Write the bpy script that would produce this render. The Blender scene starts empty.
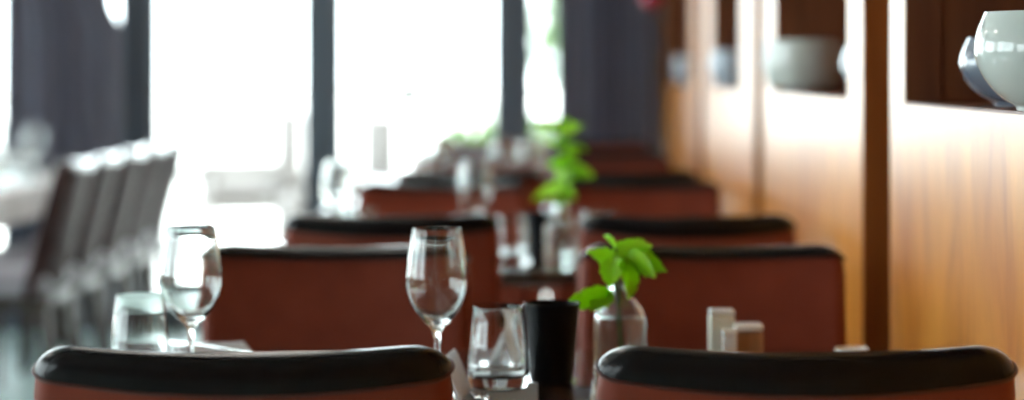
import bpy, bmesh, math, random
from mathutils import Vector, Matrix
random.seed(7)
S = bpy.context.scene
C = S.collection
PI = math.pi

# ------------------------------------------------------------------ materials
def mat(name, col, rough=0.5, metal=0.0, coat=0.0, coat_rough=0.1, spec=0.5, trans=0.0, ior=1.45):
    m = bpy.data.materials.new(name); m.use_nodes = True
    b = m.node_tree.nodes['Principled BSDF']
    b.inputs['Base Color'].default_value = (*col, 1)
    b.inputs['Roughness'].default_value = rough
    b.inputs['Metallic'].default_value = metal
    b.inputs['Coat Weight'].default_value = coat
    b.inputs['Coat Roughness'].default_value = coat_rough
    b.inputs['Specular IOR Level'].default_value = spec
    b.inputs['Transmission Weight'].default_value = trans
    b.inputs['IOR'].default_value = ior
    return m

def noise_mix(m, c1, c2, scale=(1, 1, 1), nscale=5.0, detail=6.0, distort=0.0, bump=0.0, lo=0.3, hi=0.7):
    nt = m.node_tree; N = nt.nodes; L = nt.links
    b = N['Principled BSDF']
    tc = N.new('ShaderNodeTexCoord'); mp = N.new('ShaderNodeMapping')
    mp.inputs['Scale'].default_value = scale
    no = N.new('ShaderNodeTexNoise')
    no.inputs['Scale'].default_value = nscale; no.inputs['Detail'].default_value = detail
    no.inputs['Distortion'].default_value = distort
    cr = N.new('ShaderNodeValToRGB')
    cr.color_ramp.elements[0].position = lo; cr.color_ramp.elements[1].position = hi
    cr.color_ramp.elements[0].color = (*c1, 1); cr.color_ramp.elements[1].color = (*c2, 1)
    L.new(tc.outputs['Object'], mp.inputs['Vector']); L.new(mp.outputs['Vector'], no.inputs['Vector'])
    L.new(no.outputs['Fac'], cr.inputs['Fac']); L.new(cr.outputs['Color'], b.inputs['Base Color'])
    if bump:
        bp = N.new('ShaderNodeBump'); bp.inputs['Strength'].default_value = bump
        bp.inputs['Distance'].default_value = 0.002
        L.new(no.outputs['Fac'], bp.inputs['Height']); L.new(bp.outputs['Normal'], b.inputs['Normal'])
    return m

M = {}
M['wall_wood'] = noise_mix(mat('honey_wood_panel', (.5, .25, .08), .34, coat=.45, coat_rough=.3, spec=.5),
                           (.45, .13, .012), (.74, .31, .042), (1, 2.4, .8), 2.0, 6, 2.2)
M['post_wood'] = noise_mix(mat('brown_post_wood', (.2, .06, .015), .6, spec=.2), (.22, .062, .011), (.30, .092, .018), (12, 12, .6), 3, 6, .5)
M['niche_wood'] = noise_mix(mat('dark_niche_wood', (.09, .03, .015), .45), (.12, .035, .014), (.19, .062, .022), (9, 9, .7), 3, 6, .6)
M['edge_wood'] = mat('pale_panel_edge', (.62, .52, .42), .3)
M['plaster'] = noise_mix(mat('plaster', (.6, .57, .52), .8), (.55, .52, .48), (.62, .59, .54), nscale=8, bump=.1)
M['ceiling'] = noise_mix(mat('ceiling_paint', (.7, .68, .65), .9), (.42, .40, .38), (.46, .44, .42), nscale=6)
def floor_mat():
    m = noise_mix(mat('teal_grey_floor', (.2, .27, .27), .4, spec=.3), (.50, .70, .68), (.62, .80, .78), nscale=2.2, detail=8)
    return m
M['floor'] = floor_mat()
M['slate'] = mat('slate_metal', (.08, .105, .135), .4)
M['terrace'] = noise_mix(mat('pale_paving', (.75, .74, .7), .7), (.7, .69, .66), (.8, .79, .76), nscale=3)
M['stone'] = noise_mix(mat('grey_stone', (.3, .3, .28), .8), (.08, .08, .075), (.13, .13, .12), nscale=7, bump=.3)
M['black_leather'] = noise_mix(mat('black_leather', (.012, .011, .012), .24, spec=.2), (.006, .0055, .006), (.009, .008, .009), nscale=60)
M['red_leather'] = noise_mix(mat('rust_leather', (.15, .03, .016), .45, spec=.2), (.17, .033, .018), (.21, .043, .023), nscale=14, bump=.06)
M['piping'] = mat('red_brown_piping', (.07, .016, .011), .4)
M['brown_leather'] = noise_mix(mat('dark_brown_leather', (.05, .035, .04), .42, spec=.015), (.032, .018, .018), (.062, .036, .038), nscale=20, bump=.1)
M['brown_gloss'] = mat('brown_polished_leather', (.05, .036, .04), .16, spec=.8, coat=1.0, coat_rough=.1)
M['brown_seat'] = mat('pale_seat_leather', (.26, .24, .28), .4)
M['dark_wood'] = noise_mix(mat('dark_leg_wood', (.03, .016, .012), .4), (.022, .011, .008), (.04, .021, .014), (14, 14, 1), 3)
M['table_wood'] = noise_mix(mat('dark_table_wood', (.04, .022, .016), .2, coat=1.0, coat_rough=.06), (.030, .016, .011), (.05, .028, .02), (1, 12, 12), 3)
M['cloth'] = noise_mix(mat('white_linen', (.8, .8, .8), .8), (.76, .77, .78), (.84, .84, .84), nscale=60, bump=.15)
M['napkin'] = noise_mix(mat('white_napkin', (.82, .82, .82), .75), (.78, .78, .79), (.85, .85, .85), nscale=80, bump=.2)
M['steel'] = mat('polished_steel', (.75, .75, .74), .12, 1.0)
M['black_metal'] = mat('black_iron', (.02, .02, .02), .45, .6)
M['black_ceramic'] = noise_mix(mat('black_glaze', (.006, .007, .009), .3, spec=.12), (.005, .006, .008), (.009, .010, .013), nscale=9)
M['celadon'] = noise_mix(mat('celadon_glaze', (.42, .47, .43), .14, coat=.5, coat_rough=.06), (.50, .55, .51), (.60, .64, .60), nscale=5)
M['blue_glaze'] = noise_mix(mat('blue_grey_glaze', (.22, .26, .31), .1, coat=.6, coat_rough=.05), (.44, .53, .62), (.58, .67, .76), nscale=5)
M['shaded_blue_glaze'] = noise_mix(mat('shaded_blue_grey_glaze', (.14, .17, .22), .1, coat=.8, coat_rough=.05), (.10, .12, .16), (.18, .21, .27), nscale=5)  # blue-grey glaze darkened: the half-hidden bowl's shade is put into its colour
M['cream'] = mat('cream_ceramic', (.86, .85, .74), .3)
M['white_ceramic'] = mat('white_ceramic', (.92, .93, .92), .2, coat=.4)
M['tan'] = noise_mix(mat('tan_wood', (.42, .23, .13), .45), (.36, .19, .10), (.47, .27, .16), (20, 20, 2), 4)
M['leaf'] = noise_mix(mat('fresh_leaf', (.2, .5, .03), .35, spec=.5), (.42, .78, .02), (.60, .90, .07), nscale=16)
M['stem'] = mat('dark_stem', (.07, .13, .02), .5)
M['hedge'] = noise_mix(mat('hedge_leaf', (.1, .2, .04), .6), (.04, .09, .015), (.09, .17, .03), nscale=3)
M['bark'] = noise_mix(mat('bark', (.12, .09, .06), .9), (.09, .07, .05), (.17, .13, .09), nscale=9, bump=.4)
M['rattan'] = noise_mix(mat('pale_rattan', (.1, .09, .085), .8), (.085, .075, .07), (.13, .115, .105), (60, 60, 60), 2, bump=.3)
M['cushion'] = mat('pale_cushion', (.16, .145, .14), .9)
M['red_glass'] = mat('red_glass', (.45, .012, .05), .15, coat=.5)
M['candle'] = mat('white_wax', (.85, .83, .78), .5)
def curtain_mat():
    m = noise_mix(mat('grey_curtain', (.07, .07, .09), .85, spec=.2), (.19, .20, .255), (.26, .27, .335), (20, 20, 1), 6)
    return m
M['curtain'] = curtain_mat()
def two_sided_leaf(m, k=.45):
    nt = m.node_tree; N = nt.nodes; L = nt.links
    b = N['Principled BSDF']; out = N['Material Output']
    tr = N.new('ShaderNodeBsdfTranslucent'); mx = N.new('ShaderNodeMixShader'); mx.inputs[0].default_value = k
    src = b.inputs['Base Color'].links[0].from_socket
    L.new(src, tr.inputs['Color']); L.new(b.outputs[0], mx.inputs[1]); L.new(tr.outputs[0], mx.inputs[2])
    L.new(mx.outputs[0], out.inputs['Surface'])
two_sided_leaf(M['leaf'], .55); two_sided_leaf(M['hedge']); two_sided_leaf(M['curtain'], .3); two_sided_leaf(M['napkin'], .6)
def glass_mat(name, ior=1.47, col=(.985, .995, .99), rough=0):
    m = bpy.data.materials.new(name); m.use_nodes = True
    nt = m.node_tree; nt.nodes.clear()
    g = nt.nodes.new('ShaderNodeBsdfGlass'); g.inputs['IOR'].default_value = ior
    g.inputs['Color'].default_value = (*col, 1); g.inputs['Roughness'].default_value = rough
    o = nt.nodes.new('ShaderNodeOutputMaterial'); nt.links.new(g.outputs[0], o.inputs[0])
    return m
M['glass'] = glass_mat('clear_glass')
M['water'] = glass_mat('clear_water', 1.33, (.97, .99, .985))
M['vase_glass'] = glass_mat('bottle_glass', 1.47, (.97, .99, .98), .14)
def pane_mat():
    m = bpy.data.materials.new('window_glass'); m.use_nodes = True
    nt = m.node_tree; nt.nodes.clear(); N = nt.nodes
    t = N.new('ShaderNodeBsdfTransparent'); t.inputs[0].default_value = (.96, .985, .975, 1)
    g = N.new('ShaderNodeBsdfGlossy'); g.inputs['Roughness'].default_value = .02
    f = N.new('ShaderNodeFresnel'); f.inputs['IOR'].default_value = 1.45
    x = N.new('ShaderNodeMixShader'); o = N.new('ShaderNodeOutputMaterial')
    nt.links.new(f.outputs[0], x.inputs[0]); nt.links.new(t.outputs[0], x.inputs[1])
    nt.links.new(g.outputs[0], x.inputs[2]); nt.links.new(x.outputs[0], o.inputs[0])
    return m
M['pane'] = pane_mat()
def added_light_mat():
    m = bpy.data.materials.new('added_light_diffuser'); m.use_nodes = True
    b = m.node_tree.nodes['Principled BSDF']
    b.inputs['Emission Color'].default_value = (1, .93, .84, 1); b.inputs['Emission Strength'].default_value = 14
    return m
M['lamp'] = added_light_mat()  # glow for the added ceiling lights that brighten the room

# ------------------------------------------------------------------ object helpers
def obj(name, bm, m, parent=None, smooth=True, loc=None):
    bmesh.ops.recalc_face_normals(bm, faces=bm.faces[:])
    me = bpy.data.meshes.new(name); bm.to_mesh(me); bm.free()
    me.materials.append(m)
    if smooth:
        for p in me.polygons: p.use_smooth = True
        try: me.set_sharp_from_angle(angle=math.radians(40))
        except Exception: pass
    o = bpy.data.objects.new(name, me); C.objects.link(o)
    if parent: o.parent = parent
    if loc: o.location = loc
    return o
def thing(name, label, cat, loc=(0, 0, 0), rz=0, group=None):
    o = bpy.data.objects.new(name, None); C.objects.link(o)
    o.empty_display_size = .1
    o.location = loc; o.rotation_euler = (0, 0, rz)
    o['label'] = label; o['category'] = cat
    if group: o['group'] = group
    return o
def tag(o, label, cat, group=None):
    o['label'] = label; o['category'] = cat
    if group: o['group'] = group
    return o
def struct(name, bm, m, parent=None, smooth=False):
    o = obj(name, bm, m, parent, smooth)
    if not parent: o['kind'] = 'structure'
    return o
def dup(root, loc, rz=0, label=None, group=None):
    def cp(o, parent):
        c = o.copy(); C.objects.link(c)
        if parent: c.parent = parent
        for ch in list(o.children): cp(ch, c)
        return c
    r = cp(root, None)
    r.location = loc; r.rotation_euler = (0, 0, rz)
    if label: r['label'] = label
    if group: r['group'] = group
    return r

def add_box(bm, x0, x1, y0, y1, z0, z1, bev=0, seg=2):
    r = bmesh.ops.create_cube(bm, size=1)
    vs = r['verts']
    for v in vs:
        v.co = Vector((x0 + (v.co.x + .5) * (x1 - x0), y0 + (v.co.y + .5) * (y1 - y0), z0 + (v.co.z + .5) * (z1 - z0)))
    if bev:
        es = list({e for v in vs for e in v.link_edges})
        bmesh.ops.bevel(bm, geom=es, offset=bev, segments=seg, affect='EDGES', profile=.5)
    return bm
def box(*a, **k): return add_box(bmesh.new(), *a, **k)
def lathe(prof, n=40, bm=None, close=False):
    """profile of (r, z) points; r=0 ends are closed with a fan."""
    bm = bm or bmesh.new(); rings = []
    for r, z in prof:
        if r < 1e-6: rings.append([bm.verts.new((0, 0, z))])
        else: rings.append([bm.verts.new((r * math.cos(2 * PI * i / n), r * math.sin(2 * PI * i / n), z)) for i in range(n)])
    pairs = list(zip(rings, rings[1:]))
    if close: pairs.append((rings[-1], rings[0]))
    for A, B in pairs:
        for i in range(n):
            j = (i + 1) % n
            if len(A) == 1 and len(B) == 1: continue
            if len(A) == 1: bm.faces.new((A[0], B[i], B[j]))
            elif len(B) == 1: bm.faces.new((A[i], A[j], B[0]))
            else: bm.faces.new((A[i], A[j], B[j], B[i]))
    return bm
def tube(pts, rad, n=10, bm=None):
    bm = bm or bmesh.new(); pts = [Vector(p) for p in pts]
    rads = rad if isinstance(rad, (list, tuple)) else [rad] * len(pts)
    rings = []; prev = None
    for k, p in enumerate(pts):
        t = (pts[min(k + 1, len(pts) - 1)] - pts[max(k - 1, 0)]).normalized()
        if prev is None:
            a = Vector((1, 0, 0)) if abs(t.x) < .9 else Vector((0, 1, 0))
            u = (a - t * a.dot(t)).normalized()
        else: u = (prev - t * prev.dot(t)).normalized()
        prev = u; w = t.cross(u)
        rings.append([bm.verts.new(p + (u * math.cos(2 * PI * i / n) + w * math.sin(2 * PI * i / n)) * rads[k]) for i in range(n)])
    for A, B in zip(rings, rings[1:]):
        for i in range(n):
            j = (i + 1) % n; bm.faces.new((A[i], A[j], B[j], B[i]))
    bm.faces.new(rings[0][::-1]); bm.faces.new(rings[-1])
    return bm
def smooth_path(pts, n=6):
    out = []; P = [Vector(p) for p in pts]
    for k in range(len(P) - 1):
        p0, p1, p2, p3 = P[max(k - 1, 0)], P[k], P[k + 1], P[min(k + 2, len(P) - 1)]
        for i in range(n):
            t = i / n
            out.append(.5 * ((2 * p1) + (p2 - p0) * t + (2 * p0 - 5 * p1 + 4 * p2 - p3) * t * t + (3 * p1 - p0 - 3 * p2 + p3) * t ** 3))
    out.append(P[-1]); return out

# ------------------------------------------------------------------ the room
WX, WY, LX, BY, H = .62, 9.42, -5.6, -3.0, 2.9      # right wall, window wall, left wall, wall behind, ceiling
struct('floor', box(LX - .2, WX + .6, BY - .2, WY + .08, -.1, 0), M['floor'])
struct('ceiling', box(LX - .2, WX + .6, BY - .2, WY + .08, H, H + .1), M['ceiling'])
SH = 1.14                                            # sill of the display openings
OPEN = [(-.6, 1.2), (1.9, 3.36), (3.95, 5.11), (5.95, 6.81), (7.77, 9.12)]
OT = 2.1
TH, ND = .06, .36                                    # board thickness, niche depth
SLOT = [(1.45, 1.72), (3.49, 3.78), (5.37, 5.58), (7.18, 7.40)]   # open joints between the boards
bm = bmesh.new()
edges = [BY]
for (a, b) in OPEN[:1]: edges += [a, b]
for s_, o_ in zip(SLOT, OPEN[1:]): edges += [*s_, *o_]
edges.append(WY)
solid = [(edges[i], edges[i + 1]) for i in range(0, len(edges), 2)]
for a, b in solid: add_box(bm, WX, WX + TH, a, b, 0, H)
for a, b in OPEN:
    add_box(bm, WX, WX + TH, a, b, 0, SH - .004); add_box(bm, WX, WX + TH, a, b, OT, H)
struct('wall_right', bm, M['wall_wood'])
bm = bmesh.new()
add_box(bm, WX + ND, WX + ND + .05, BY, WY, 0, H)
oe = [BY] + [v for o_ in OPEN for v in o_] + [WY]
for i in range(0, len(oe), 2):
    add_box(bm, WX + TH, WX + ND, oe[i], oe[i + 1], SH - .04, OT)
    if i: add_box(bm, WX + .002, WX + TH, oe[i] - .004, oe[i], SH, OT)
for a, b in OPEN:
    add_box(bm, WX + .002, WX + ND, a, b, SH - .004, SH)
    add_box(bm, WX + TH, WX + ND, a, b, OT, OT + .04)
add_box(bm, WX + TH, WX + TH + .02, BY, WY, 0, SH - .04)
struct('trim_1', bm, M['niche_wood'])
for k, (a, b) in enumerate(SLOT):
    struct('trim_%d' % (k + 2), box(WX + .001, WX + TH, b - .006, b, 0, H), M['post_wood'])
struct('baseboard_right', box(WX - .012, WX, BY, WY, 0, .1, bev=.003), M['post_wood'])

# window wall: slate mullions, glazed bays
mull = [-5.3, -4.43, -3.56, -2.69, -1.79, -.94, -.066, .75]
n_trim = 6
for x in mull:
    struct('trim_%d' % n_trim, box(x - .066, x + .066, WY - .06, WY + .08, 0, H, bev=.006), M['slate']); n_trim += 1
struct('trim_%d' % n_trim, box(LX, WX, WY - .04, WY + .06, H - .16, H), M['slate']); n_trim += 1
struct('trim_%d' % n_trim, box(LX, WX, WY - .04, WY + .06, 0, .09), M['slate']); n_trim += 1
for k in range(len(mull) - 1):
    x0, x1 = mull[k] + .066, min(mull[k + 1] - .066, WX)
    bm = bmesh.new()
    for a in ((x0, x0 + .02, .09, H - .16), (x1 - .02, x1, .09, H - .16), (x0 + .02, x1 - .02, .09, .12), (x0 + .02, x1 - .02, H - .19, H - .16)):
        add_box(bm, a[0], a[1], WY - .01, WY + .03, a[2], a[3])
    w = struct('window_%d' % (k + 1), bm, M['slate'])
    struct('pane', box(x0 + .018, x1 - .018, WY + .005, WY + .013, .118, H - .188), M['pane'], w)
# unseen sill wall at the side; its three broad windows are added to light the room
bm = bmesh.new()
add_box(bm, LX - .15, LX, BY, WY, 0, .5); add_box(bm, LX - .15, LX, BY, WY, 2.6, H)
ys = [BY, -2.4, .6, 1.2, 4.4, 5.0, 8.4, WY]
for i in range(0, 8, 2): add_box(bm, LX - .15, LX, ys[i], ys[i + 1], .5, 2.6)
struct('wall_left', bm, M['plaster'])
for i in range(1, 7, 2):
    y0, y1 = ys[i], ys[i + 1]; bm = bmesh.new()
    for a in ((y0, y0 + .05, .5, 2.6), (y1 - .05, y1, .5, 2.6), (y0 + .05, y1 - .05, .5, .55), (y0 + .05, y1 - .05, 2.55, 2.6), ((y0 + y1) / 2 - .03, (y0 + y1) / 2 + .03, .55, 2.55)):
        add_box(bm, LX - .1, LX - .04, a[0], a[1], a[2], a[3])
    w = struct('window_%d' % (8 + i // 2), bm, M['slate'])
    struct('pane', box(LX - .075, LX - .067, y0 + .045, y1 - .045, .545, 2.555), M['pane'], w)
# wall behind the viewpoint
struct('wall_back', box(LX, WX, BY - .15, BY, 0, H), M['niche_wood'])

# curtains
def curtain(x0, x1fn, y, folds, label, x0fn=None):
    bm = bmesh.new(); nu, nv = 150, 26; z0, z1 = .03, H - .16
    def P(u, v, off):
        z = z0 + (z1 - z0) * v
        xa = x0; xb = x1fn(z)
        amp = .05 * (1 - .35 * v)
        ph = u * folds * 2 * PI
        yy = y + amp * math.sin(ph) + .016 * math.sin(2.3 * ph + 1 + 1.5 * v) + off
        xx = xa + (xb - xa) * u + .012 * math.sin(ph * 2 + v * 2)
        return (xx, yy, z)
    F = [[bm.verts.new(P(i / nu, j / nv, 0)) for j in range(nv + 1)] for i in range(nu + 1)]
    G = [[bm.verts.new(P(i / nu, j / nv, .006)) for j in range(nv + 1)] for i in range(nu + 1)]
    for i in range(nu):
        for j in range(nv):
            bm.faces.new((F[i][j], F[i + 1][j], F[i + 1][j + 1], F[i][j + 1]))
            bm.faces.new((G[i][j], G[i][j + 1], G[i + 1][j + 1], G[i + 1][j]))
        bm.faces.new((F[i][0], G[i][0], G[i + 1][0], F[i + 1][0])); bm.faces.new((F[i][nv], F[i + 1][nv], G[i + 1][nv], G[i][nv]))
    for j in range(nv):
        bm.faces.new((F[0][j], F[0][j + 1], G[0][j + 1], G[0][j])); bm.faces.new((F[nu][j], G[nu][j], G[nu][j + 1], F[nu][j + 1]))
    return tag(obj('curtain', bm, M['curtain']), label, 'curtain')
def edge(z):
    t = max(0, min(1, (z - 1.41) / .09)); t = t * t * (3 - 2 * t)
    return -1.835 - .055 * t
curtain(-2.37, edge, 9.2, 6, 'charcoal curtain behind the long white table, drawn open beside a window bay')
curtain(.125, lambda z: .612, 9.2, 6.5, 'grey curtain hanging in the corner where the windows meet the wood wall')
r = tag(obj('curtain_rail', tube([(LX + .02, 9.2, H - .13), (WX - .005, 9.2, H - .13)], .014), M['slate']), 'slate rail above the windows carrying the curtains', 'curtain rail')

# added ceiling lights, out of view, put in to light the room
LIGHTS = [(-.9, 4.6), (-3.4, 4.6), (-.9, 7.4), (-3.4, 7.4)]
def added_light(x, y, lab):
    t = thing('added_light', lab, 'added fill light', (x, y, H), 0, 'added overhead fill lights')
    bm = bmesh.new()
    for a in ((-.3, .3, -.3, -.27), (-.3, .3, .27, .3), (-.3, -.27, -.27, .27), (.27, .3, -.27, .27)): add_box(bm, *a, -.05, 0)
    obj('frame', bm, M['slate'], t, False)
    obj('diffuser', box(-.27, .27, -.27, .27, -.035, -.02), M['lamp'], t, False)
for x, y in LIGHTS: added_light(x, y, 'added square fill light on the unseen ceiling, pale diffuser and dark frame')

# ------------------------------------------------------------------ chairs
def back_rows(a0, b0, R, rt, z0, zt, zs):
    rows = []
    for z in zs:
        a = a0; b = b0
        if z > zt - R:
            q = (z - (zt - R)) / R; a = a0 - R + R * math.sqrt(max(0, 1 - q * q))
        if z > zt - rt:
            q = (z - (zt - rt)) / rt; b = b0 * max(.12, math.sqrt(max(0, 1 - q * q)))
        if z < z0 + .02:
            q = 1 - (z - z0) / .02; b = b0 * max(.4, math.sqrt(max(0, 1 - q * q)))
        rows.append((z, a, b))
    return rows
def section(a, b, n=10, m=26):
    r = min(b * .95, a * .5); pts = []
    for k in range(m + 1): pts.append((-a + r + (2 * a - 2 * r) * k / m, -b))
    for k in range(1, n): t = -PI / 2 + PI / 2 * k / n; pts.append((a - r + r * math.cos(t), -b + r + r * math.sin(t)))
    for k in range(n): t = PI / 2 * k / n; pts.append((a - r + r * math.cos(t), b - r + r * math.sin(t)))
    for k in range(m + 1): pts.append((a - r - (2 * a - 2 * r) * k / m, b))
    for k in range(1, n): t = PI / 2 + PI / 2 * k / n; pts.append((-a + r + r * math.cos(t), b - r + r * math.sin(t)))
    for k in range(n): t = PI + PI / 2 * k / n; pts.append((-a + r + r * math.cos(t), -b + r + r * math.sin(t)))
    return pts
def loft(rows, warp, grow=0):
    bm = bmesh.new(); rings = []
    for z, a, b in rows:
        rings.append([bm.verts.new(warp(x, y, z)) for x, y in section(a + grow, b + grow)])
    n = len(rings[0])
    for A, B in zip(rings, rings[1:]):
        for i in range(n):
            j = (i + 1) % n; bm.faces.new((A[i], A[j], B[j], B[i]))
    bm.faces.new(rings[0][::-1]); bm.faces.new(rings[-1])
    return bm
def make_chair(label, cat_group, W=.458, ZT=.8965, ZC=.8595, seat_top=.475, zback=.40, lean=.14, body='red_leather', cap='black_leather', seatm='black_leather', R=.052):
    t = thing('dining_chair', label, 'chair', group=cat_group)
    a0 = W / 2; b0 = .026
    def warp(x, y, z):
        q = (x / a0) ** 2
        dip = -.010 * (1 - q) * max(0, min(1, (z - ZC + .06) / .06))
        return (x, y + .028 * q - (z - ZT) * lean, z + dip)      # the sides wrap forward, the back leans
    N = 22
    zs_body = [zback + (ZC - zback) * i / N for i in range(N + 1)]
    zs_cap = [ZC + (ZT - ZC) * math.sin(PI / 2 * i / 16) for i in range(17)]
    FR = .017 if body == 'red_leather' else 0        # the band is narrower on the sitter's side
    zs_body += [ZC + (FR + .004) * i / 6 for i in range(1, 7)]
    obj('backrest', loft(back_rows(a0, b0, R, .026, zback, ZT, zs_body), warp), M[body], t)
    def warp_cap(x, y, z):
        k = max(0, 1 - (z - ZC) / (ZT - ZC)); f = max(0, min(1, (y / b0 + 1) / 2)); q = (x / a0) ** 2
        p = warp(x, y, z)
        return (p[0], p[1] - .0, p[2] + k * (FR * f - (.006 * (1 - q) * (1 - f) if FR else 0)))
    rc = back_rows(a0, b0, R, .026, zback, ZT, zs_cap)
    cp_ = obj('top_band', loft(rc, warp_cap, .0015), M[cap], t)
    zc, a, b = rc[0]
    loop = [warp_cap(x, y, zc) for x, y in section(a + .002, b + .002)]
    bm = bmesh.new(); n = len(loop); k = 6; rings = []
    for i in range(n):
        p = Vector(loop[i]); tdir = (Vector(loop[(i + 1) % n]) - Vector(loop[i - 1])).normalized()
        up = Vector((0, 0, 1)); w = tdir.cross(up).normalized()
        rings.append([bm.verts.new(p + (w * math.cos(2 * PI * j / k) + up * math.sin(2 * PI * j / k)) * .0022) for j in range(k)])
    for i in range(n):
        A, B = rings[i], rings[(i + 1) % n]
        for j in range(k):
            l = (j + 1) % k; bm.faces.new((A[j], B[j], B[l], A[l]))
    obj('piping', bm, M['piping'] if body == 'red_leather' else M[cap], cp_)
    ys = .09
    obj('seat', box(-a0 + .01, a0 - .01, ys, ys + .43, seat_top - .085, seat_top, bev=.028, seg=4), M[seatm], t)
    obj('seat_frame', box(-a0 + .025, a0 - .025, ys - .01, ys + .41, seat_top - .125, seat_top - .08, bev=.006), M['dark_wood'], t)
    for sx in (-1, 1):
        for yy, y2 in ((ys + .015, ys - .03), (ys + .385, ys + .40)):
            bm = bmesh.new(); hs = seat_top - .1
            vs = []
            for z, h, px, py in ((0, .011, sx * (a0 - .035), y2), (hs, .017, sx * (a0 - .05), yy)):
                vs.append([bm.verts.new((px + dx * h, py + dy * h, z)) for dx, dy in ((-1, -1), (1, -1), (1, 1), (-1, 1))])
            for i in range(4):
                j = (i + 1) % 4; bm.faces.new((vs[0][i], vs[0][j], vs[1][j], vs[1][i]))
            bm.faces.new(vs[0][::-1]); bm.faces.new(vs[1])
            obj('leg', bm, M['dark_wood'], t, False)
    return t

AIS = [(-.3095, 2.2), (-.327, 3.55), (-.285, 4.28), (-.23, 5.55), (-.174, 6.22), (-.178, 7.35), (-.2, 7.75), (-.18, 8.91)]
WAL = [(.3045, 2.2), (.318, 3.55), (.336, 4.26), (.30, 5.62), (.292, 6.22), (.29, 7.35), (.29, 7.75), (.30, 8.91)]
where = ['seen from behind, in front of the black pot',
         'facing the viewer across the table with the black pot and shakers',
         'seen from behind, at the table with the tall green sprig',
         'facing the viewer across the table with the tall green sprig',
         'seen from behind, at the third table down the row',
         'facing the viewer across the third table down the row',
         'seen from behind, at the table by the windows',
         'facing the viewer, right in front of the windows']
grp = 'rust and black leather chairs along the wood wall'
proto = None
for side, lst in (('aisle', AIS), ('wall', WAL)):
    for k, (x, d) in enumerate(lst):
        lab = '%s-side rust leather chair %s' % (side, where[k])
        rz = 0 if k % 2 == 0 else PI
        if proto is None:
            proto = make_chair(lab, grp); proto.location = (x, d, 0); proto.rotation_euler = (0, 0, rz)
        else: dup(proto, (x, d, 0), rz, lab)

LEFT = [6.93, 7.38, 7.88, 8.36, 8.86]
lab_l = ['dark brown chair at the long white table, first of its line, seat showing',
         'dark brown chair at the long white table, second of five in line',
         'dark brown chair at the long white table, middle one of five in line',
         'dark brown chair at the long white table, fourth of five in line',
         'dark brown chair at the window end of the long white table, last in line']
pl = None
for k, d in enumerate(LEFT):
    if pl is None:
        pl = make_chair(lab_l[k], 'dark chairs along the white table', W=.42, ZT=.905, ZC=.875, seat_top=.53, zback=.45, lean=.26,
                        body='brown_leather', cap='brown_gloss', seatm='brown_seat', R=.04)
        pl.location = (-1.5, d, 0); pl.rotation_euler = (0, 0, PI / 2)
    else: dup(pl, (-1.5, d, 0), PI / 2, lab_l[k])

# ------------------------------------------------------------------ tables
TZ = .75
def table(y0, y1, lab, x0=-.66, x1=.60):
    t = thing('dining_table', lab, 'table', ((x0 + x1) / 2, (y0 + y1) / 2, 0), 0, 'dark tables along the wood wall')
    hw, hd = (x1 - x0) / 2, (y1 - y0) / 2
    obj('tabletop', box(-hw, hw, -hd, hd, TZ - .032, TZ, bev=.005), M['table_wood'], t)
    for sx in (-.32, .32):
        p = obj('pedestal', tube([(sx, 0, .02), (sx, 0, TZ - .03)], .032, 20), M['black_metal'], t)
        obj('foot_plate', box(sx - .10, sx + .10, -.16, .16, 0, .018, bev=.004), M['black_metal'], p)
    return t
table(2.55, 3.24, 'dark glossy dining table holding the black pot and shakers')
table(4.50, 5.26, 'dark glossy dining table with the tall leafy sprig in a bottle')
table(6.48, 7.12, 'dark dining table third down the row, mostly hidden by chair backs')
table(8.08, 8.62, 'dark dining table at the end of the row by the windows')

t = thing('dining_table', 'long dining table under a white cloth across the aisle', 'table', (-2.28, 7.9, 0))
obj('tabletop', box(-.38, .38, -1.2, 1.2, TZ - .035, TZ, bev=.004), M['dark_wood'], t)
for sx in (-.21, .21):
    for sy in (-1.1, 1.1):
        obj('leg', box(sx - .03, sx + .03, sy - .03, sy + .03, 0, TZ - .03, bev=.004), M['dark_wood'], t)
def tablecloth():
    bm = bmesh.new(); hx, hy = .385, 1.205; drop = .12
    nx, ny = 16, 50
    rim = []
    for i in range(nx + 1): rim.append((-hx + 2 * hx * i / nx, -hy))
    for i in range(1, ny + 1): rim.append((hx, -hy + 2 * hy * i / ny))
    for i in range(1, nx + 1): rim.append((hx - 2 * hx * i / nx, hy))
    for i in range(1, ny): rim.append((-hx, hy - 2 * hy * i / ny))
    n = len(rim); rings = []
    top = [bm.verts.new((x * .985, y * .995, .003)) for x, y in rim]
    rings.append(top)
    rings.append([bm.verts.new((x, y, 0)) for x, y in rim])
    for l in (1, 2, 3):
        ring = []
        for k, (x, y) in enumerate(rim):
            w = .006 * l * math.sin(k * .9) + .004 * l
            nx_, ny_ = (1 if x > hx - .001 else -1 if x < -hx + .001 else 0), (1 if y > hy - .001 else -1 if y < -hy + .001 else 0)
            ring.append(bm.verts.new((x + nx_ * w, y + ny_ * w, -drop * l / 3)))
        rings.append(ring)
    for A, B in zip(rings, rings[1:]):
        for i in range(n):
            j = (i + 1) % n; bm.faces.new((A[i], B[i], B[j], A[j]))
    bm.faces.new(top)
    return bm
tag(obj('tablecloth', tablecloth(), M['cloth'], loc=(-2.28, 7.9, TZ)), 'white tablecloth on the long table across the aisle', 'tablecloth')

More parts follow.
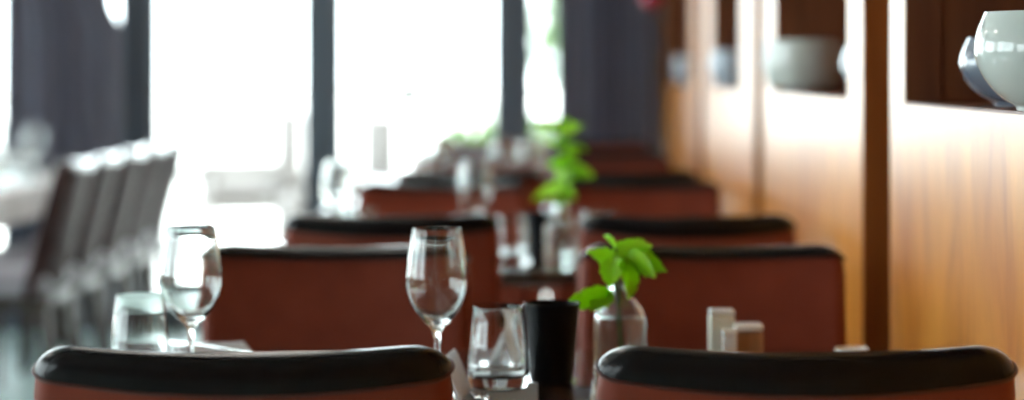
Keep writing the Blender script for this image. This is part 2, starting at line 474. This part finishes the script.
# ------------------------------------------------------------------ glassware
def wine_profile(h=.2225, R=.044):
    # outer (r, z) up to the lip, then the inner wall down to the bowl bottom
    k = h / .2225
    out = [(0, 0), (.036, 0), (.0375, .0015), (.036, .0032), (.022, .0055), (.010, .010), (.0055, .018), (.0042, .035), (.0042, .062), (.0052, .076), (.010, .0845),
           (.022, .096), (.033, .110), (.0405, .126), (.0438, .143), (.0432, .161), (.0405, .182), (.0368, .203), (.0335, .2215), (.0330, .2225)]
    inn = [(.0322, .2215), (.0354, .203), (.0390, .182), (.0417, .161), (.0423, .143), (.0390, .1272), (.0315, .1125), (.0203, .0995), (.008, .0915), (0, .0900)]
    return [(r * R / .0438, z * k) for r, z in out + inn]
def tumbler_profile():
    out = [(0, 0), (.036, 0), (.041, .003), (.0432, .012), (.0430, .028), (.0405, .055), (.0375, .085), (.035, .1125), (.0344, .1135)]
    inn = [(.0336, .1125), (.036, .085), (.0390, .055), (.0412, .030), (.0395, .021), (.030, .0165), (0, .0155)]
    return out + inn
W0 = T0 = None
def resample(pr, n=3):
    P = [Vector((r, 0, z)) for r, z in pr]
    return [(max(0, p.x), p.z) for p in smooth_path(P, n)]
def wineglass(x, y, z, lab, group):
    global W0
    if W0 is None:
        W0 = thing('wine_glass', lab, 'wine glass', (x, y, z), 0, group)
        pr = wine_profile()
        obj('bowl', lathe(pr, 56), M['glass'], W0)
        return W0
    return dup(W0, (x, y, z), random.random(), lab, group)
def tumbler(x, y, z, lab, group):
    global T0
    if T0 is None:
        T0 = tag(obj('tumbler', lathe(tumbler_profile(), 56), M['glass'], loc=(x, y, z)), lab, 'tumbler', group)
        return T0
    return dup(T0, (x, y, z), random.random(), lab, group)
gW, gT = 'stemmed wine glasses', 'clear water tumblers'
wineglass(-.1255, 2.85, TZ, 'clear wine glass standing beside the tumbler and black pot', gW)
wineglass(-.473, 2.88, TZ, 'clear wine glass at the aisle edge of the table, by the napkin with a fork', gW)
tumbler(-.040, 2.84, TZ + .0015, 'clear tumbler standing right against the black pot', gT)
tumbler(-.568, 3.0, TZ, 'clear tumbler at the aisle edge of the table, by the wine glass and napkin', gT)
wineglass(-.127, 5.05, TZ, 'blurred wine glass beside the tall leafy sprig, on the second table', gW)
wineglass(-.464, 5.05, TZ, 'blurred wine glass at the aisle edge of the second table', gW)
tumbler(-.036, 4.66, TZ, 'blurred tumbler by the bottle holding the tall sprig', gT)
tumbler(-.40, 4.9, TZ, 'blurred tumbler at the aisle side of the second table', gT)
tumbler(.165, 4.86, TZ, 'blurred tumbler on the wall side of the tall sprig', gT)
wineglass(-.30, 6.8, TZ, 'far wine glass on the third table, aisle side', gW)
wineglass(.01, 6.7, TZ, 'far wine glass on the third table, seen just past the tall sprig', gW)
wineglass(-.08, 6.85, TZ, 'far wine glass in the middle of the third table', gW)
for k, (x, y) in enumerate([(-2.02, 7.0), (-2.05, 7.35), (-2.18, 7.15), (-2.06, 7.8), (-2.0, 8.3), (-2.25, 7.6), (-2.3, 8.1), (-2.2, 8.5)]):
    wineglass(x, y, TZ + .003, 'wine glass among the place settings on the long white table', 'wine glasses on the white table')
for k, (x, y) in enumerate([(-2.0, 7.16), (-2.12, 7.5), (-1.98, 7.62), (-1.99, 8.1), (-2.1, 8.25)]):
    tumbler(x, y, TZ + .003, 'clear tumbler among the place settings on the long white table', 'tumblers on the white table')

# black pot
def pot(x, y, lab):
    pr = [(0, 0), (.027, 0), (.029, .003), (.031, .02), (.036, .07), (.0396, .108), (.0400, .112), (.0388, .1128), (.0376, .111), (.034, .07), (.0288, .02), (.026, .010), (0, .008)]
    return tag(obj('pot', lathe(pr, 48), M['black_ceramic'], loc=(x, y, TZ)), lab, 'pot', 'black pots on the tables')
P0 = pot(.035, 2.9, 'black glazed pot standing between the tumbler and the glass bottle')
dup(P0, (.03, 4.78, TZ), 0, 'blurred black pot beside the bottle with the tall sprig')

# glass bottles with sprigs
def bottle(x, y, lab):
    out = [(0, 0), (.034, 0), (.0375, .003), (.0385, .012), (.0385, .078), (.0375, .088), (.033, .099), (.024, .108), (.0185, .115), (.0175, .122), (.0175, .130), (.0195, .133), (.0195, .137), (.0185, .138)]
    inn = [(.0165, .137), (.0150, .130), (.0150, .121), (.0170, .113), (.0225, .1055), (.031, .0965), (.0352, .087), (.0362, .077), (.0362, .014), (.034, .009), (0, .008)]
    b = tag(obj('glass_bottle', lathe(out + inn, 48), M['vase_glass'], loc=(x, y, TZ)), lab, 'bottle vase', 'glass bottle vases')
    obj('water', lathe([(0, .0079), (.0345, .0085), (.0365, .014), (.0365, .077), (.0355, .0862), (0, .0860)], 48), M['water'], b)
    return b
B0 = bottle(.134, 2.95, 'clear glass bottle holding the short leafy sprig')
dup(B0, (.078, 4.72, TZ), 0, 'clear glass bottle holding the tall leafy sprig')
def leaf_bm(L, W, curl, tilt_seed=0):
    """a broad pointed leaf with a toothed edge, base at the origin, growing along +Y."""
    bm = bmesh.new(); nv, nu = 14, 6; up = []; dn = []
    rnd = random.Random(tilt_seed)
    for sgn, store in ((1, up), (-1, dn)):
        for j in range(nv + 1):
            v = j / nv
            w = W * .5 * (math.sin(PI * v ** .72) ** .8) * (1 + .10 * math.sin(v * 26)) + .0006
            row = []
            for i in range(-nu, nu + 1):
                u = i / nu
                x = u * w; yy = L * v - .10 * L * abs(u) * (1 - v)
                z = -curl * L * v * v + .16 * W * abs(u) ** 1.4 + .012 * W * math.sin(v * 24 + abs(u) * 3) * abs(u) + sgn * .0005
                row.append(bm.verts.new((x, yy, z)))
            store.append(row)
        for j in range(nv):
            for i in range(2 * nu):
                q = (store[j][i], store[j][i + 1], store[j + 1][i + 1], store[j + 1][i])
                bm.faces.new(q if sgn > 0 else q[::-1])
    for j in range(nv):
        bm.faces.new((up[j][0], up[j + 1][0], dn[j + 1][0], dn[j][0])); bm.faces.new((up[j][-1], dn[j][-1], dn[j + 1][-1], up[j + 1][-1]))
    for i in range(2 * nu):
        bm.faces.new((up[0][i], dn[0][i], dn[0][i + 1], up[0][i + 1])); bm.faces.new((up[-1][i], up[-1][i + 1], dn[-1][i + 1], dn[-1][i]))
    return bm
def sprig(x, y, lab, stems, leaves):
    t = thing('leafy_sprig', lab, 'plant', (x, y, TZ), 0, 'green sprigs in glass bottles')
    for pts, r in stems: obj('stem', tube(smooth_path(pts), r, 8), M['stem'], t)
    for k, (p, az, el, roll, L, W, curl) in enumerate(leaves):
        o = obj('leaf', leaf_bm(L, W, curl, k), M['leaf'], t)
        # the leaf points to azimuth az (0 = away, 90 = towards the wall) and elevation el
        o.matrix_local = Matrix.Translation(Vector(p)) @ Matrix.Rotation(-math.radians(az), 4, 'Z') @ Matrix.Rotation(math.radians(el), 4, 'X') @ Matrix.Rotation(math.radians(roll), 4, 'Y')
    return t
sprig(.134, 2.95, 'short green leafy sprig in the glass bottle beside the black pot',
      [([(.004, 0, .012), (0, .002, .07), (-.002, 0, .125), (-.008, 0, .165), (-.004, 0, .19)], [.0028] * 24 + [.0016]),
       ([(-.004, .001, .10), (-.006, .0, .126), (-.012, -.002, .138), (-.020, -.004, .128)], .0014),
       ([(.002, .0, .11), (.004, .0, .14), (.016, 0, .165), (.03, 0, .172)], .0014)],
      [((-.018, -.006, .112), 262, -8, 40, .066, .056, .10),
       ((-.016, -.004, .122), 235, -35, -40, .040, .032, .1),
       ((-.006, 0, .162), 285, 28, 55, .045, .036, .2),
       ((-.008, -.004, .168), 195, -50, 5, .045, .036, .1),
       ((-.004, 0, .172), 100, 25, -60, .055, .040, .25),
       ((.012, -.004, .168), 112, -8, -62, .052, .042, .6),
       ((.020, 0, .170), 80, -5, -70, .042, .034, .9),
       ((.006, -.006, .165), 160, -55, -30, .055, .042, .2),
       ((-.006, 0, .182), 330, 45, 60, .032, .026, .2),
       ((.004, .004, .178), 60, 30, -50, .04, .03, .2)])
rl = []
rr = random.Random(3)
for k in range(17):
    f = k / 16
    z = .15 + .17 * f; px = .014 * math.sin(f * 4) + .008 * f
    az = (k * 137.5) % 360
    rl.append(((px, 0, z), az, rr.uniform(-25, 35), rr.uniform(-70, 70), rr.uniform(.055, .075) * (1.05 - .35 * f), .046 * (1.05 - .35 * f), rr.uniform(.1, .5)))
sprig(.078, 4.72, 'tall green leafy sprig in the blurred glass bottle',
      [([(0, 0, .012), (.002, 0, .08), (0, 0, .15), (.012, 0, .20), (.006, 0, .27), (.004, 0, .325)], .0026)], rl)

# shakers
def rounded_block(hx, hy, h, bev, m, name, parent=None, z0=0, loc=None):
    return obj(name, box(-hx, hx, -hy, hy, z0, z0 + h, bev=bev, seg=3), m, parent, loc=loc)
t = thing('shaker', 'tall cream shaker, hindmost of the little cluster on the table', 'shaker', (.291, 3.06, TZ), 0, 'shakers on the table')
rounded_block(.0185, .0185, .077, .003, M['cream'], 'body', t); rounded_block(.0190, .0190, .008, .003, M['white_ceramic'], 'cap', t, .077)
t = thing('shaker', 'slim white shaker standing in front of the tall cream one', 'shaker', (.297, 3.0, TZ), 0, 'shakers on the table')
rounded_block(.0105, .0105, .052, .002, M['white_ceramic'], 'body', t); rounded_block(.0108, .0108, .010, .003, M['white_ceramic'], 'cap', t, .052)
t = thing('shaker', 'squat tan shaker with a white cap beside the cream one', 'shaker', (.3275, 3.03, TZ), 0, 'shakers on the table')
rounded_block(.0210, .0190, .057, .004, M['tan'], 'body', t); rounded_block(.0212, .0192, .011, .004, M['white_ceramic'], 'cap', t, .057)
pr = [(0, 0), (.022, 0), (.024, .003), (.0255, .010), (.026, .014), (.0248, .0143), (.0235, .010), (.021, .005), (0, .004)]
tag(obj('small_dish', lathe(pr, 32), M['white_ceramic'], loc=(.50, 3.15, TZ)), 'small white dish at the wall end of the table', 'dish')

# napkins and cutlery
def napkin(x, y, rz, hx, hy, lab):
    bm = bmesh.new(); n = 12
    for l in range(4):                                   # four soft folded layers
        z = .0055 * l; g = .001 * l
        top = []; bot = []
        for i in range(n + 1):
            for j in range(n + 1):
                u, v = i / n * 2 - 1, j / n * 2 - 1
                w = .0012 * math.sin(3 * u + l) * math.cos(2.5 * v + l)
                top.append(bm.verts.new((u * (hx - g), v * (hy - g), z + .0050 + w * (1 if l else .3)))); bot.append(bm.verts.new((u * (hx - g), v * (hy - g), z + .0004 * (l > 0))))
        id_ = lambda i, j: i * (n + 1) + j
        for i in range(n):
            for j in range(n):
                bm.faces.new((top[id_(i, j)], top[id_(i + 1, j)], top[id_(i + 1, j + 1)], top[id_(i, j + 1)]))
                bm.faces.new((bot[id_(i, j)], bot[id_(i, j + 1)], bot[id_(i + 1, j + 1)], bot[id_(i + 1, j)]))
            for A, B in (((i, 0), (i + 1, 0)), ((i + 1, n), (i, n)), ((0, i + 1), (0, i)), ((n, i), (n, i + 1))):
                bm.faces.new((bot[id_(*A)], bot[id_(*B)], top[id_(*B)], top[id_(*A)]))
    o = tag(obj('napkin', bm, M['napkin'], loc=(x, y, TZ)), lab, 'napkin', 'folded white napkins')
    o.rotation_euler = (0, 0, rz); return o
napkin(-.475, 3.10, .25, .055, .07, 'folded white napkin lying behind the aisle-edge wine glass')
def tent_napkin(x, y, lab):
    bm = bmesh.new(); n = 10; hw, hy, h, th = .024, .05, .060, .0035
    out = []; inn = []
    for i in range(2 * n + 1):
        u = i / n - 1
        z = h * (1 - abs(u) ** 1.25); out.append((u * hw, z)); inn.append((u * (hw - th * 1.3), max(0, z - th * (1 + .8 * (1 - abs(u))))))
    ra = []
    for j in range(9):
        yy = -hy + 2 * hy * j / 8; k = 1 + .03 * math.sin(j * 1.7)
        ra.append(([bm.verts.new((a * k, yy, b)) for a, b in out], [bm.verts.new((a * k, yy, b)) for a, b in inn]))
    for (A, a), (B, b) in zip(ra, ra[1:]):
        for i in range(2 * n):
            bm.faces.new((A[i], A[i + 1], B[i + 1], B[i])); bm.faces.new((a[i], b[i], b[i + 1], a[i + 1]))
        for i in (0, 2 * n): bm.faces.new((A[i], B[i], b[i], a[i]))
    for A, a in (ra[0], ra[-1]):
        for i in range(2 * n): bm.faces.new((A[i], a[i], a[i + 1], A[i + 1]))
    o = tag(obj('napkin', bm, M['napkin'], loc=(x, y, TZ)), lab, 'napkin', 'folded white napkins'); o.rotation_euler = (0, 0, -.12); return o
tent_napkin(-.030, 3.03, 'white napkin folded into a small tent right behind the tumbler')
tent_napkin(-.106, 2.765, 'white napkin folded into a small tent between the wine glass and tumbler')
tag(obj('paper_napkin', box(-.052, .052, -.15, .15, 0, .0015), M['napkin'], loc=(-.037, 2.74, TZ)), 'flat white paper napkin under the tumbler', 'napkin')
def fork(x, y, z, rz, lab):
    t = thing('fork', lab, 'fork', (x, y, z), rz, 'forks on the table')
    bm = tube(smooth_path([(0, -.09, .002), (0, -.05, .003), (0, .02, .006), (0, .05, .004)], 4), [.0042] * 5 + [.0035] * 4 + [.0026] * 4, 10)
    obj('handle', bm, M['steel'], t)
    bm = bmesh.new(); add_box(bm, -.011, .011, .045, .066, .002, .0045, bev=.001)
    for k in range(4): add_box(bm, -.011 + k * .0062, -.0076 + k * .0062, .064, .10, .002 + .001 * (k % 2) * 0, .0042)
    obj('head', bm, M['steel'], t)
fork(-.475, 3.07, TZ + .0228, .9, 'steel fork lying on the napkin at the aisle edge')
fork(-.052, 2.68, TZ + .0015, .15, 'steel fork lying on the flat paper napkin in front of the tumbler')

# ------------------------------------------------------------------ bowls in the openings
def bowl_bm(R, h, foot=.5, drum=False):
    out = [(0, .004), (R * foot * .8, .004), (R * foot * .85, 0), (R * foot, 0), (R * foot * 1.02, .006)]
    body = [(.62, .10), (.76, .20), (.88, .33), (.96, .46), (1.0, .58), (.995, .70), (.96, .83), (.905, .95), (.885, 1.0)]
    if drum: body = [(.72, .05), (.85, .12), (.93, .24), (.975, .40), (1.0, .60), (.995, .78), (.98, .92), (.97, .97), (.955, 1.0)]
    out += [(R * a, h * b) for a, b in body]
    inn = [(R * .93, h * .995), (R * .935, h * .95), (R * .95, h * .7), (R * .93, h * .45), (R * .86, h * .25), (R * .5, h * .12), (0, h * .1)] if drum else [(R * .86, h * 1.0), (R * .875, h * .95), (R * .925, h * .83), (R * .955, h * .7), (R * .955, h * .58), (R * .91, h * .46), (R * .82, h * .34), (R * .66, h * .2), (R * .4, h * .12), (0, h * .1)]
    return lathe([(0, .004)] + resample(out[1:], 3) + resample(inn, 3), 64)
def bowl(x, y, R, h, m, lab, drum=False):
    return tag(obj('bowl', bowl_bm(R, h, .5, drum), M[m], loc=(x, y, SH)), lab, 'bowl', 'ceramic bowls in the wall openings')
bowl(.683, 2.62, .108, .127, 'celadon', 'big pale celadon bowl in the near wall opening')
bowl(.732, 2.98, .10, .100, 'shaded_blue_glaze', 'blue-grey bowl half hidden behind the big celadon bowl')
bowl(.675, 4.98, .098, .128, 'celadon', 'wide celadon bowl in the opening beyond the brown post', True)
bowl(.765, 4.32, .10, .105, 'blue_glaze', 'pale blue bowl peeping past the near edge of the second opening')
bowl(.665, 6.66, .07, .12, 'blue_glaze', 'small blue-grey bowl in the third wall opening')
bowl(.68, 8.75, .06, .115, 'blue_glaze', 'small pale bowl in the last opening, next to the grey curtain')

# red pendant
t = thing('pendant_lamp', 'round red glass pendant hanging by the grey corner curtain', 'lamp', (.51, 8.3, 1.445))
pr = [(0, 0)] + [(.05 * math.sin(PI * k / 16), .058 - .058 * math.cos(PI * k / 16)) for k in range(1, 15)] + [(.012, .116), (0, .117)]
obj('lamp_shade', lathe(pr, 32), M['red_glass'], t)
obj('cord', tube([(0, 0, .115), (0, 0, H - 1.445)], .003, 6), M['black_metal'], t)

# ------------------------------------------------------------------ outside
struct('terrace', box(-16, 16, WY + .08, 24, -.12, -.02), M['terrace'])
struct('ground', box(-120, 120, 24, 160, -.3, -.1), M['terrace'])
tag(obj('kerb', box(-9, 6, 22.5, 22.75, -.02, .1, bev=.02), M['stone']), 'low grey kerb along the far edge of the terrace', 'kerb')
def outdoor_chair(x, y, rz, lab):
    t = thing('terrace_chair', lab, 'outdoor chair', (x, y, -.02), rz, 'chairs out on the terrace')
    obj('seat', box(-.3, .3, -.3, .3, .30, .40, bev=.03, seg=3), M['rattan'], t)
    b = obj('backrest', box(-.3, .3, .24, .32, .36, .95, bev=.03, seg=3), M['rattan'], t)
    obj('cushion', box(-.26, .26, -.27, .22, .40, .50, bev=.04, seg=3), M['cushion'], t)
    for sx in (-1, 1):
        obj('arm', box(sx * .3 - .04, sx * .3 + .04, -.28, .3, .55, .61, bev=.02, seg=2), M['rattan'], t)
        for sy in (-.26, .26): obj('leg', box(sx * .27 - .025, sx * .27 + .025, sy - .025, sy + .025, 0, .58 if sy < 0 else .32, bev=.005), M['rattan'], t)
    return t
OC = outdoor_chair(-1.14, 12.0, -PI / 2 + .3, 'grey rattan chair on the terrace, beyond the centre window')
dup(OC, (-1.85, 13.5, -.02), -PI / 2 + .3, 'grey rattan chair on the terrace, showing in the window bay next to the charcoal curtain')
def leaf_cloud(blobs, n, size, seed):
    bm = bmesh.new(); r = random.Random(seed)
    tot = sum(b[3] * b[4] * b[5] for b in blobs)
    for (cx, cy, cz, rx, ry, rz) in blobs:
        for k in range(int(n * rx * ry * rz / tot)):
            v = Vector((r.gauss(0, 1), r.gauss(0, 1), r.gauss(0, 1))).normalized() * (r.random() ** .4)
            p = Vector((cx + v.x * rx, cy + v.y * ry, cz + v.z * rz))
            a = Vector((r.gauss(0, 1), r.gauss(0, 1), r.gauss(0, 1))).normalized(); b = a.orthogonal().normalized(); c = a.cross(b)
            s = size * r.uniform(.7, 1.3)
            bm.faces.new([bm.verts.new(q) for q in (p - b * s * .5, p + c * s * .28, p + b * s * .5 + a * s * .1, p - c * s * .28)])
    return bm
t = thing('garden_lantern', 'round-headed garden lantern on a thin pole out on the terrace', 'lantern', (-.82, 14.2, -.02))
obj('pole', tube([(0, 0, .02), (0, 0, .98)], .014, 10), M['stone'], t)
obj('head', lathe([(0, .97), (.07, .98), (.10, 1.03), (.095, 1.09), (.04, 1.14), (0, 1.15)], 24), M['stone'], t)
obj('foot_plate', lathe([(0, 0), (.14, 0), (.14, .02), (.02, .03), (0, .03)], 24), M['stone'], t)
tag(obj('hedge', leaf_cloud([(.3 + .7 * k, 20, .35, .6, .5, .5) for k in range(-1, 6)], 5200, .13, 8), M['hedge']), 'low green hedge across the terrace, outside the windows', 'hedge')
def tree(x, y, h, seed, lab):
    t = thing('tree', lab, 'tree', (x, y, -.1))
    obj('trunk', tube(smooth_path([(0, 0, 0), (.06, 0, h * .3), (-.03, .05, h * .55), (.05, 0, h * .8)], 4), [.13 - .008 * k for k in range(13)], 10), M['bark'], t)
    r = random.Random(seed)
    bl = [(r.uniform(-.7, .7), r.uniform(-.6, .6), h * r.uniform(.35, .95), r.uniform(.5, .8), r.uniform(.5, .7), r.uniform(.5, .8)) for k in range(7)]
    obj('foliage', leaf_cloud(bl, 3600, .15, seed), M['hedge'], t)
tree(1.1, 26.5, 3.6, 4, 'leafy green tree showing in the narrow gap beside the grey corner curtain')

# ------------------------------------------------------------------ light
w = bpy.data.worlds.new('sky'); S.world = w; w.use_nodes = True
nt = w.node_tree; bg = nt.nodes['Background']
bg.inputs['Color'].default_value = (.86, .95, 1.0, 1); bg.inputs['Strength'].default_value = 9.0
sun = bpy.data.lights.new('sun', 'SUN'); sun.energy = 8.0; sun.angle = .02; sun.color = (1, .96, .9)
so = bpy.data.objects.new('sun', sun); C.objects.link(so)
so.rotation_euler = Vector((-.35, -.62, -1.3)).to_track_quat('-Z', 'Y').to_euler()

# ------------------------------------------------------------------ camera
cam = bpy.data.cameras.new('camera'); co = bpy.data.objects.new('camera', cam); C.objects.link(co)
co.location = (0, 0, 1.19); co.rotation_euler = (PI / 2, 0, 0)
cam.sensor_width = 36; cam.lens = 2044 / 1024 * 36
cam.shift_x = -15 / 1024; cam.shift_y = -128 / 1024
cam.clip_start = .05; cam.clip_end = 400
cam.dof.use_dof = True; cam.dof.focus_distance = 2.45; cam.dof.aperture_fstop = .0719 / .035
S.camera = co
vs = S.view_settings
vs.view_transform = 'Standard'; vs.look = 'None'; vs.gamma = 1; vs.use_curve_mapping = False; vs.exposure = .18
cy = S.cycles
cy.max_bounces = 14; cy.transmission_bounces = 12; cy.transparent_max_bounces = 16; cy.diffuse_bounces = 4; cy.glossy_bounces = 6
cy.sample_clamp_indirect = 8
